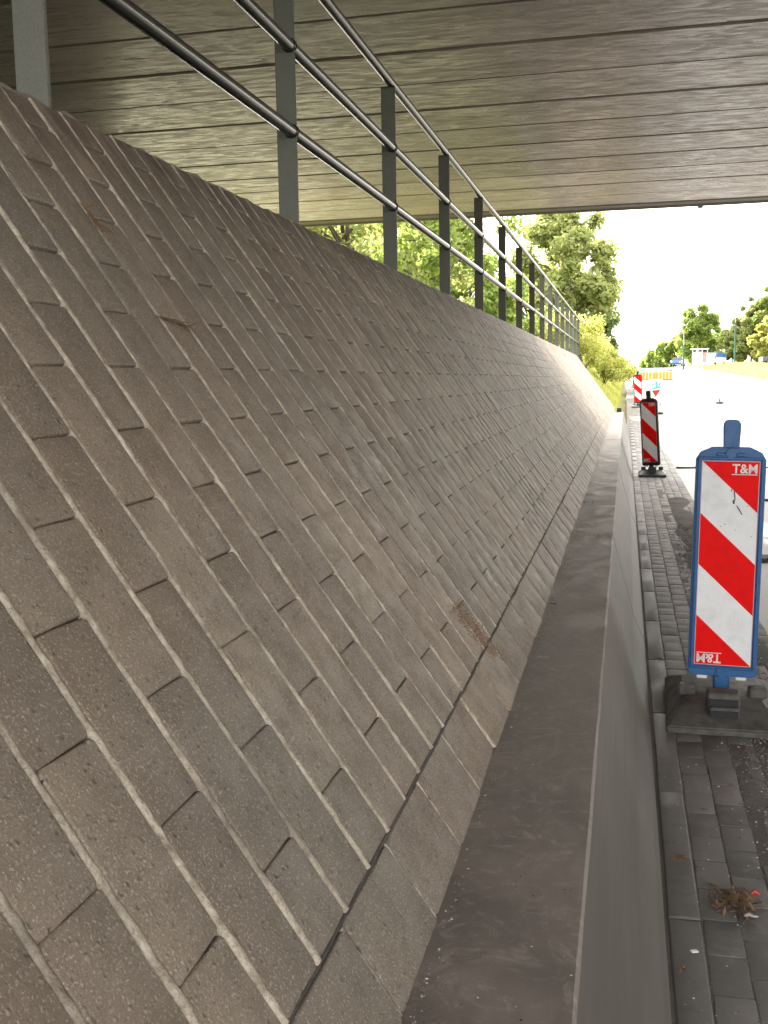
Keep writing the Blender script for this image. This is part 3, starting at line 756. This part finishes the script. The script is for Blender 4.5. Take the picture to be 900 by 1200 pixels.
def car(x, y, rz, paint, label, kind='car', z=.16):
    t = empty('parked_car', (x, y, g(y)+z), (0, 0, rz)); tag(t, label, kind, 'vehicles parked beyond the road')
    Wd = .86
    m = MB()
    low = [(-2.1, .35), (-2.12, .62), (-2.05, .88), (-1.1, .98), (1.5, 1.0), (2.05, .92), (2.12, .6), (2.1, .35)]
    m.extrude(low, lambda a, b: (a, -Wd, b), lambda a, b: (a, Wd, b))
    cabin = [(-1.1, .98), (-.45, 1.45), (1.0, 1.47), (1.75, .99)]
    n = 4; V = [(a, -Wd*(.98 if b < 1.2 else .8), b-.002) for a, b in cabin]+[(a, Wd*(.98 if b < 1.2 else .8), b-.002) for a, b in cabin]
    m.add(V, [(3, 2, 1, 0), (4, 5, 6, 7), (1, 2, 6, 5)])
    o = m.build('body', paint, t)
    m = MB()
    def q(a, b, s_): return (a, s_*(Wd*(.98 if b < 1.2 else .8)+.004), b)
    for s_ in (-1, 1):
        m.add([q(-.85, 1.04, s_), q(-.38, 1.4, s_), q(.3, 1.41, s_), q(.3, 1.04, s_)], [(0, 1, 2, 3)])
        m.add([q(.36, 1.04, s_), q(.36, 1.41, s_), q(.95, 1.41, s_), q(1.5, 1.04, s_)], [(0, 1, 2, 3)])
    m.add([(-1.13, -.8, 1.0), (-.47, -.68, 1.46), (-.47, .68, 1.46), (-1.13, .8, 1.0)], [(0, 1, 2, 3)])
    m.add([(1.78, -.8, 1.0), (1.02, -.68, 1.47), (1.02, .68, 1.47), (1.78, .8, 1.0)], [(0, 1, 2, 3)])
    m.build('windows', M['glass'], t)
    for a in (-1.3, 1.35):
        for s_ in (-1, 1):
            m = MB(); m.tube([(a, s_*.72, .32), (a, s_*.89, .32)], .32, 18); w_ = m.build('wheel', M['tyre'], t)
            m = MB(); m.tube([(a, s_*.89, .32), (a, s_*.895, .32)], .2, 14); m.build('rim', M['steel'], w_)
    for s_ in (-1, 1):
        m = MB(); m.box((-2.1, s_*.62, .72), (.05, .3, .14)); m.build('headlight', M['white'], t)
    return t
car(18.4, 140, R_(8), M['carp'], 'dark blue car parked on the verge at the right edge, left of the pair', z=.62)
car(20.6, 136, R_(70), M['carp2'], 'grey car at the right edge, beside the dark blue one', z=.62)
car(7.9, 172, R_(78), M['carb'], 'bright blue car in the distance left of the bus shelter')
# blue and white delivery van
t = empty('delivery_van', (11.9, 156, g(156)+.12), (0, 0, R_(62))); tag(t, 'white van with a bright blue upper body, between bus shelter and lamp post', 'van')
m = MB(); m.extrude([(-2.2, .35), (-2.25, 1.0), (-1.7, 1.15), (-1.2, 2.0), (2.3, 2.05), (2.35, .35)], lambda a, b: (a, -.9, b), lambda a, b: (a, .9, b)); m.build('body', M['white'], t)
m = MB(); m.box((.6, -.0, 1.72), (3.3, 1.84, .62), bev=.04); m.build('upper_body', M['bluep'], t)
m = MB(); m.add([(-1.62, -.905, 1.2), (-1.2, -.905, 1.85), (-1.1, -.905, 1.85), (-1.1, -.905, 1.2)], [(0, 1, 2, 3)]); m.build('window', M['glass'], t)
for a in (-1.4, 1.5):
    m = MB(); m.tube([(a, -.95, .36), (a, .95, .36)], .36, 16); m.build('wheel', M['tyre'], t)

# ------------------------------------------------------------ vegetation
def leaves(centers, radii, n, size, mat, name, parent, up=.3, squash=1.0, seed=0, aspect=.55, shell=.55):
    rg = np.random.default_rng(seed)
    centers = np.array(centers, float); radii = np.array(radii, float)
    wgt = radii**2; wgt /= wgt.sum()
    idx = rg.choice(len(centers), n, p=wgt)
    d = rg.normal(size=(n, 3)); d /= np.linalg.norm(d, axis=1)[:, None]
    rad = (shell+(1-shell)*rg.random(n))**.8*radii[idx]*(1+.16*rg.normal(size=n))
    c = centers[idx]+d*rad[:, None]*np.array([1, 1, squash])
    nrm = d*.6+rg.normal(size=(n, 3))*.7+np.array([0, 0, up]); nrm /= np.linalg.norm(nrm, axis=1)[:, None]
    a = np.cross(nrm, rg.normal(size=(n, 3))); a /= np.linalg.norm(a, axis=1)[:, None]
    b = np.cross(nrm, a)
    s = size*(.6+.8*rg.random(n))[:, None]
    V = np.stack([c-a*s, c+b*s*aspect-a*s*.1, c+a*s, c-b*s*aspect-a*s*.1], 1).reshape(-1, 3)
    me = bpy.data.meshes.new(name); me.vertices.add(4*n); me.vertices.foreach_set('co', V.ravel().astype(np.float32))
    me.loops.add(4*n); me.loops.foreach_set('vertex_index', np.arange(4*n, dtype=np.int32))
    me.polygons.add(n); me.polygons.foreach_set('loop_start', np.arange(0, 4*n, 4, dtype=np.int32)); me.polygons.foreach_set('loop_total', np.full(n, 4, np.int32))
    me.materials.append(mat); me.update(); me.validate()
    o = bpy.data.objects.new(name, me); col.objects.link(o); o.parent = parent; return o
def tree(x, y, h, cr, label, mat, n=7000, size=.16, base=None, trunk_h=.35, seed=0, group='trees beyond the bridge', nclump=46, squash=.8, cat='tree', low=0.0):
    r = random.Random(seed*13+1); z0 = (max(TOPZ-.05, g(y)) if x < -1.7 else g(y)+.15) if base is None else base
    t = empty('broadleaf_tree', (x, y, z0)); tag(t, label, cat, group)
    hc = h*(1-trunk_h)/2; cz = h*trunk_h+hc-low
    cs = []; rs = []
    for k in range(nclump):
        th = r.uniform(0, 2*math.pi); ph = math.acos(r.uniform(-1, 1)); q = r.uniform(.35, .9)
        kx = math.sin(ph)*math.cos(th)*cr*q; ky = math.sin(ph)*math.sin(th)*cr*q; kz = math.cos(ph)*hc*q
        cs.append((kx, ky, cz+kz)); rs.append(cr*r.uniform(.14, .30))
    m = MB(); tr = max(.08, h*.022)
    m.tube([(0, 0, -.3), (r.uniform(-.1, .1), 0, h*trunk_h), (r.uniform(-.3, .3), r.uniform(-.2, .2), h*.8)], [tr, tr*.75, tr*.2], 9)
    for k in range(0, nclump, 2):
        c = Vector(cs[k]); st = Vector((0, 0, min(c.z*.75, h*.6)))
        m.tube([st, (st+c)/2+Vector((0, 0, .1*h*r.uniform(-.3, .6))), c], [tr*.4, tr*.25, tr*.08], 5)
    m.build('trunk', M['bark'], t)
    leaves(cs, rs, n, size, mat, 'crown', t, seed=seed, squash=squash, shell=.25)
    return t
# trees seen through the railing, beyond the bridge
T = [(-4.3, 25.5, 6.0, 2.0, 'leaf_a', 'bright green tree just past the bridge, seen between the second and third railing posts', 9000, .075),
     (-6.2, 33, 4.6, 2.2, 'leaf_b', 'olive tree behind the railing, right of the bright green one', 9000, .09),
     (-6.0, 42, 4.3, 2.3, 'leaf_a', 'green tree behind the railing, where its posts draw close together', 9000, .11),
     (-9.5, 36, 8.5, 3.2, 'leaf_b', 'olive tree in the second row behind the railing', 8000, .12),
     (-12.0, 50, 9, 3.6, 'leaf_d', 'tall darker green tree in the back row behind the railing', 9000, .15),
     (-3.0, 58, 8.8, 3.5, 'leaf_b', 'large olive green tree rising above the railing end, nearest to the white sky', 26000, .14),
     (-6.6, 74, 7.6, 3.4, 'leaf_a', 'tall light green tree left of and behind the large olive one', 11000, .16),
     (-14, 66, 12, 5, 'leaf_d', 'dark tree at the far left back of the row behind the railing', 8000, .18),
     (-1.9, 78, 4.8, 2.1, 'leaf_d', 'dark green tree low behind the large olive one, at its right foot', 8000, .13)]
for i, (x, y, h, cr, mt, lb, n, s_) in enumerate(T):
    tree(x, y, h, cr, lb, M[mt], n, s_, seed=i+1, trunk_h=.12, squash=.9)
def bush(x, y, h, r_, label, mat, n, size, seed, base=None, group='bushes on the bank beyond the wall'):
    r = random.Random(seed); z0 = base if base is not None else ground_h(x, y)
    t = empty('bush', (x, y, z0)); tag(t, label, 'bush', group)
    cs = [(r.uniform(-.7, .7)*r_, r.uniform(-.8, .8)*r_, h*r.uniform(.15, .8)) for _ in range(14)]; rs = [r_*r.uniform(.25, .45) for _ in cs]
    m = MB()
    for c in cs[:8]: m.tube([(0, 0, -.1), (c[0]*.5, c[1]*.5, c[2]*.6), c], [.025, .018, .008], 5)
    m.build('stems', M['bark'], t); leaves(cs, rs, n, size, mat, 'foliage', t, seed=seed, squash=.9, shell=.3)
bush(-1.9, 38.5, 1.7, 1.2, 'yellow green bush at the end of the railing, nearest the tiled wall', M['leaf_y'], 6000, .05, 31)
bush(-1.7, 43, 1.5, 1.3, 'yellow green bush on the bank, second after the railing end', M['leaf_y'], 6000, .055, 32)
bush(-1.0, 50, 1.7, 1.3, 'wide yellow bush on the bank halfway down to the road', M['leaf_y'], 6000, .06, 33)
bush(-.9, 60, 1.5, 1.6, 'low yellow green bush farther along the bank', M['leaf_y'], 5000, .07, 34)
bush(-4.2, 47, 2.2, 1.8, 'rounded green bush behind the yellow bushes', M['leaf_a'], 5000, .08, 35)
# rough grass on the bank
rg = np.random.default_rng(5); n = 26000
gx = -.25-rg.random(n)**1.3*3.0; gy = 35.2+rg.random(n)**1.5*55
gz = np.array([ground_h(a, b) for a, b in zip(gx, gy)])
hh = .06+.16*rg.random(n); an = rg.random(n)*6.28; wv = .012+.012*rg.random(n)
dx, dy = np.cos(an)*wv, np.sin(an)*wv; lx, ly = rg.normal(size=n)*.06, rg.normal(size=n)*.06
V = np.stack([np.c_[gx-dx, gy-dy, gz-.04], np.c_[gx+dx, gy+dy, gz-.04], np.c_[gx+lx, gy+ly, gz+hh]], 1).reshape(-1, 3)
me = bpy.data.meshes.new('bank_grass'); me.from_pydata(V.tolist(), [], np.arange(3*n).reshape(-1, 3).tolist()); me.materials.append(M['leaf_y'])
tag(bpy.data.objects.new('bank_grass', me), 'rough yellow green grass growing on the bank past the wall', 'grass', None, 'stuff'); col.objects.link(bpy.data.objects['bank_grass'])
# trees across the road
tree(10.7, 165, 9.2, 3.3, 'round crowned green tree standing alone above the bus shelter', M['leaf_a'], 16000, .19, seed=51, trunk_h=.25, group='trees across the road')
rr = random.Random(9)
belt = [(14.9, 160, 4.6, 2.0, 'leaf_b', 'lowest tree of the belt, just right of the tall lamp post'), (16.3, 162, 6.0, 2.3, 'leaf_b', 'second tree of the belt, small and olive green'),
    (17.6, 163, 7.6, 2.4, 'leaf_b', 'third tree of the belt, mid green, stepping up to the right'), (19.0, 162, 9.6, 2.5, 'leaf_b', 'tallest pointed tree near the middle of the belt'),
    (20.2, 160, 9.8, 2.6, 'leaf_a', 'green tree right of the pointed one in the belt'), (21.6, 158, 11.8, 2.8, 'leaf_b', 'tall olive tree at the right edge of the frame behind the cars'),
    (18.3, 152, 5.2, 2.0, 'leaf_y', 'low yellow green tree in front of the belt, left of the cars'), (20.5, 148, 7.6, 2.4, 'leaf_y', 'bright yellow green tree above the parked cars'),
    (22.4, 146, 10.5, 2.8, 'leaf_y', 'tall yellow green tree cut by the right edge of the frame')]
for i, (x, y, h, cr, mt, lb) in enumerate(belt):
    tree(x, y, h*1.22, cr*1.15, lb, M[mt], 16000, .18, seed=60+i, trunk_h=.02, group='tree belt on the right', nclump=60)
rw = ['low distant tree left of the round tree, closest to it', 'low distant tree, middle one of the line over the yellow barrier', 'lowest distant tree at the left end of the line by the vanishing road', 'small far tree right beside the road end']
for i, (x, y, h) in enumerate([(11.5, 260, 8.0), (10.0, 300, 6.5), (8.5, 340, 5.0), (16, 240, 9)]):
    tree(x, y, h, 4.5+i*.5, rw[i], M['leaf_a'], 4000, .45, seed=80+i, trunk_h=.05, group='low trees in the far distance')
m = MB()
# dry verge growth beside the far road
n = 9000; gx = 10.2+rg.random(n)**1.2*12; gy = 85+rg.random(n)*80
gz = np.array([ground_h(a, b) for a, b in zip(gx, gy)])
hh = .15+.35*rg.random(n); wv = .05
V = np.stack([np.c_[gx-wv, gy, gz-.04], np.c_[gx+wv, gy, gz-.04], np.c_[gx+rg.normal(size=n)*.1, gy, gz+hh]], 1).reshape(-1, 3)
me = bpy.data.meshes.new('verge_grass'); me.from_pydata(V.tolist(), [], np.arange(3*n).reshape(-1, 3).tolist()); me.materials.append(M['leaf_y'])
o = bpy.data.objects.new('verge_grass', me); col.objects.link(o); tag(o, 'dry yellow grass on the verge before the tree belt', 'grass', None, 'stuff')

# ------------------------------------------------------------ litter, gravel and leaves
def dry_leaf(x, y, z, s, rz, label, mat='dry', seed=0):
    r = random.Random(seed); m = MB(); N = 10; V = [(0, 0, .004)]
    for k in range(N):
        th = 2*math.pi*k/N; q = s*(1 if k % 2 else .55)*r.uniform(.75, 1.1); V.append((math.cos(th)*q, math.sin(th)*q*.7, .002+r.uniform(0, .35)*s))
    F = [(0, 1+k, 1+(k+1) % N) for k in range(N)]; m.add(V, F); m.tube([(-s*.2, 0, .004), (-s*1.3, s*.2, .003)], .0012, 5)
    o = m.build('dry_leaf', M[mat]); sm = o.modifiers.new('t', 'SOLIDIFY'); sm.thickness = .0008
    o.location = (x, y, z); o.rotation_euler = (0, 0, rz); tag(o, label, 'leaf', 'dry leaves lying on the pavement')
dry_leaf(.195, 3.49, .008, .036, .3, 'curled brown dry leaf lying on the gutter slab beside the barrier', seed=1)
dry_leaf(.165, 2.80, .008, .02, 1.3, 'small crumpled brown leaf against the barrier foot, nearest to the viewer', seed=2)
dry_leaf(.30, 3.93, .006, .018, .1, 'tiny straw coloured leaf flake on the pavers above the leaf heap', 'dry2', 3)
def clump(name, x, y, z, r_, n, label, cat, mats, seed, sz=.02):
    t = empty(name, (x, y, z)); tag(t, label, cat); r = random.Random(seed)
    for mt, nm in mats:
        m = MB()
        for k in range(n//len(mats)):
            a = r.uniform(0, 6.28); q = abs(r.gauss(0, .5))*r_; c = Vector((math.cos(a)*q, math.sin(a)*q*1.1, r.uniform(.0, .022)*max(0, 1-q/r_)+.003)); d = Vector((r.uniform(-1, 1), r.uniform(-1, 1), r.uniform(-.35, .5))).normalized()*sz*r.uniform(.4, 1.2)
            if nm == 'twigs': m.tube([c-d, c+d*.2+Vector((0, 0, .004)), c+d], .0011, 4)
            else:
                e_ = d.cross(Vector((0, 0, 1)))*.5; m.add([c-d, c+e_, c+d+Vector((0, 0, .006)), c-e_], [(0, 1, 2, 3)])
        tag(m.build(nm, M[mt], t), kind='stuff')
clump('leaf_litter', .345, 3.22, .004, .075, 300, 'heap of dry leaf scraps and twigs on the pavers', 'leaf heap', [('dry', 'scraps'), ('dry2', 'twigs')], 4)
m = MB(); m.box((0, 0, .003), (.022, .014, .004), bev=.0012); o = m.build('paper_scrap', M['white']); o.location = (.203, 2.905, .006); o.rotation_euler = (0, .1, .5); tag(o, 'small white paper scrap on the gutter slab below the curled leaf', 'litter')
m = MB(); m.tube([(-.014, 0, .006), (.0, .004, .01), (.016, -.002, .007)], [.004, .006, .003], 7); m.box((.02, .004, .006), (.012, .010, .006), bev=.002); o = m.build('white_litter_scrap', mat_simple('dirty_paper', (.42, .4, .37), .7)); o.location = (.373, 3.13, .006); tag(o, 'crumpled white scrap at the edge of the leaf heap', 'litter')
m = MB(); m.tube([(-.012, 0, .006), (.0, .006, .013), (.014, -.002, .007)], [.005, .009, .004], 7); o = m.build('red_litter_scrap', M['redp']); o.location = (.405, 3.27, .008); tag(o, 'small red scrap right of the leaf heap', 'litter')
# crumbs and gravel over the pavers
m = MB(); r = random.Random(11)
OCT = [(1, 0, 0), (0, 1, 0), (-1, 0, 0), (0, -1, 0), (0, 0, 1), (0, 0, -.4)]; OF = [(0, 1, 4), (1, 2, 4), (2, 3, 4), (3, 0, 4), (1, 0, 5), (2, 1, 5), (3, 2, 5), (0, 3, 5)]
for k in range(15000):
    if k < 10500: x = r.gauss(.63, .085); y = 2.4+9.6*r.random()**1.1; s_ = r.uniform(.0014, .0058)
    elif k < 12500: x = r.uniform(.15, .9); y = 2+10*r.random(); s_ = r.uniform(.0008, .0025)
    else: x = r.choice([.235, .3437, .452])+r.gauss(0, .005); y = 2+11*r.random(); s_ = r.uniform(.001, .003)
    if x < .15 or x > .95: continue
    m.add([(x+a*s_*r.uniform(.6, 1.4), y+b*s_*r.uniform(.6, 1.4), .002+c*s_*r.uniform(.5, 1)) for a, b, c in OCT], OF)
gv = NT('gravel_bits'); c = gv.ramp(gv.n('ShaderNodeNewGeometry').outputs['Random Per Island'], [(0, (.06, .052, .045)), (.5, (.17, .15, .13)), (.85, (.3, .27, .235)), (1, (.6, .56, .5))]); gv.fin(c, .85)
tag(m.build('gravel', gv.m), 'loose grit, soil crumbs and pebbles strewn over the pavers', 'gravel', None, 'stuff')
m = MB()
for k in range(120):
    x = r.uniform(.15, .8); y = 2.3+7*r.random(); s_ = r.uniform(.002, .0045)
    m.add([(x+a*s_*r.uniform(.6, 1.4), y+b*s_, .005+c*s_*.6) for a, b, c in OCT], OF)
tag(m.build('pale_pebbles', M['white']), 'scattered pale pebbles and chips on the pavers', 'gravel', None, 'stuff')
# low ridge of damp soil heaped beyond the third paver row
m = MB(); V = []; F = []; N = 130
for k in range(N+1):
    y = 6.1+8.5*k/N; wd = .12*(.4+.6*abs(math.sin(k*.13+1)))+.03
    for j in range(7):
        q = (j-3)/3; V.append((.66+.03*math.sin(k*.21)+q*wd+r.uniform(-.008, .008), y, -.006+.016*(1-q*q)*(.5+r.random())*(.3+.7*abs(math.sin(k*.3)))))
for k in range(N):
    for j in range(6): F.append((k*7+j, k*7+j+1, (k+1)*7+j+1, (k+1)*7+j))
m.add(V, F); tag(m.build('soil_ridge', M['dirt'], None, True), 'low ridge of damp soil washed up along the road side of the pavers', 'soil', None, 'stuff')
# crumbs resting on the wall tiles, near the foot
Pi = Mc
def ray_wall(px, py, n=0.002):
    d = Mc.to_3x3() @ Vector(((px-450)/FOC, -(py-600)/FOC, -1)); o_ = Vector((0, 0, H0)); p = wp(0, 0, n)
    k = (p-o_).dot(nd)/d.dot(nd); return o_+d*k
m = MB()
for k in range(700):
    q = r.random(); cx, cy = 533+q*50, 708+q*62; p = ray_wall(cx+r.gauss(0, 4.5), cy+r.gauss(0, 4)); s_ = r.uniform(.0012, .0035)
    m.add([tuple(p+Vector((a, b, c))*s_*r.uniform(.6, 1.3)) for a, b, c in OCT], OF)
o = m.build('soil_crumbs', mat_simple('brown_crumbs', (.3, .19, .13), .9, 0, .4, 200)); tag(o, 'patch of brown crumbs caught on the tiles just above the foot course', 'soil', None, 'stuff')
for (pa, pb, lb) in (((98, 243), (125, 275), 'thin reddish dry twig stuck on the upper left tiles'), ((188, 372), (222, 384), 'tangle of dry twig on the tiles left of centre')):
    m = MB(); a = ray_wall(*pa, .004); b = ray_wall(*pb, .006)
    for k in range(14):
        q = r.random(); c = a.lerp(b, q); d = (b-a)*r.uniform(.15, .5); j = Vector((r.gauss(0, .012), r.gauss(0, .02), r.gauss(0, .012)))
        m.tube([c-d*.5, c+nd*.004, c+d*.5+j], .0012, 4)
    o = m.build('dry_twig', M['dry']); tag(o, lb, 'twig')
m = MB()
for k in range(1500):
    Y = 1.4+22*r.random()**1.6; x = -.305+abs(r.gauss(0, .012)) if k % 3 else r.uniform(-.3, -.07); s_ = r.uniform(.0008, .0032)
    m.add([(x+a*s_*r.uniform(.6, 1.4), Y+b*s_*r.uniform(.6, 1.4), .658+c*s_*.6) for a, b, c in OCT], OF)
tag(m.build('ledge_grit', gv.m), 'fine grit and crumbs gathered on the barrier top along the wall foot', 'gravel', None, 'stuff')
for k, (x, y, z, sz, lb) in enumerate(((-.285, 4.43, .66, .013, 'small dry leaf caught at the wall foot on the barrier top'), (.42, 4.2, .005, .016, 'brown dry leaf on the pavers just before the nearest delineator base'), (.2, 6.1, .008, .018, 'dry leaf on the gutter slab behind the nearest delineator base'), (.52, 2.95, .005, .014, 'dry leaf on the gritty pavers at the right edge of the frame'))):
    dry_leaf(x, y, z, sz, k*1.3, lb, 'dry' if k % 2 else 'dry2', 20+k)
# little weeds in the ledge joints
for k, (px_, Y) in enumerate(((-.27, 8.2), (-.2, 6.42), (-.3, 9.9))):
    m = MB()
    for j in range(22):
        a = r.uniform(0, 6.28); L = r.uniform(.01, .035); p = Vector((px_+r.gauss(0, .05), Y+r.gauss(0, .006), .664))
        d = Vector((math.cos(a), math.sin(a)*.5, .5))*L; e_ = Vector((-math.sin(a), math.cos(a), 0))*.002
        m.add([p-e_, p+e_, p+d], [(0, 1, 2)])
    o = m.build('weed', M['leaf_b']); tag(o, ['small weed tuft in the wall side of the barrier top, middle of three', 'small weed tuft in the nearest joint of the barrier top', 'small weed tuft against the wall foot, farthest of three'][k], 'weed')

# set each large thing's base point under it; its parts keep their places
bpy.context.view_layer.update()
for e_, L in ((tw, (-.5, 10, 0)), (cb, (-.2, 15, 0)), (br, (0, 6, 0))):
    e_.location = L
    for c in e_.children: c.location = c.location-Vector(L)
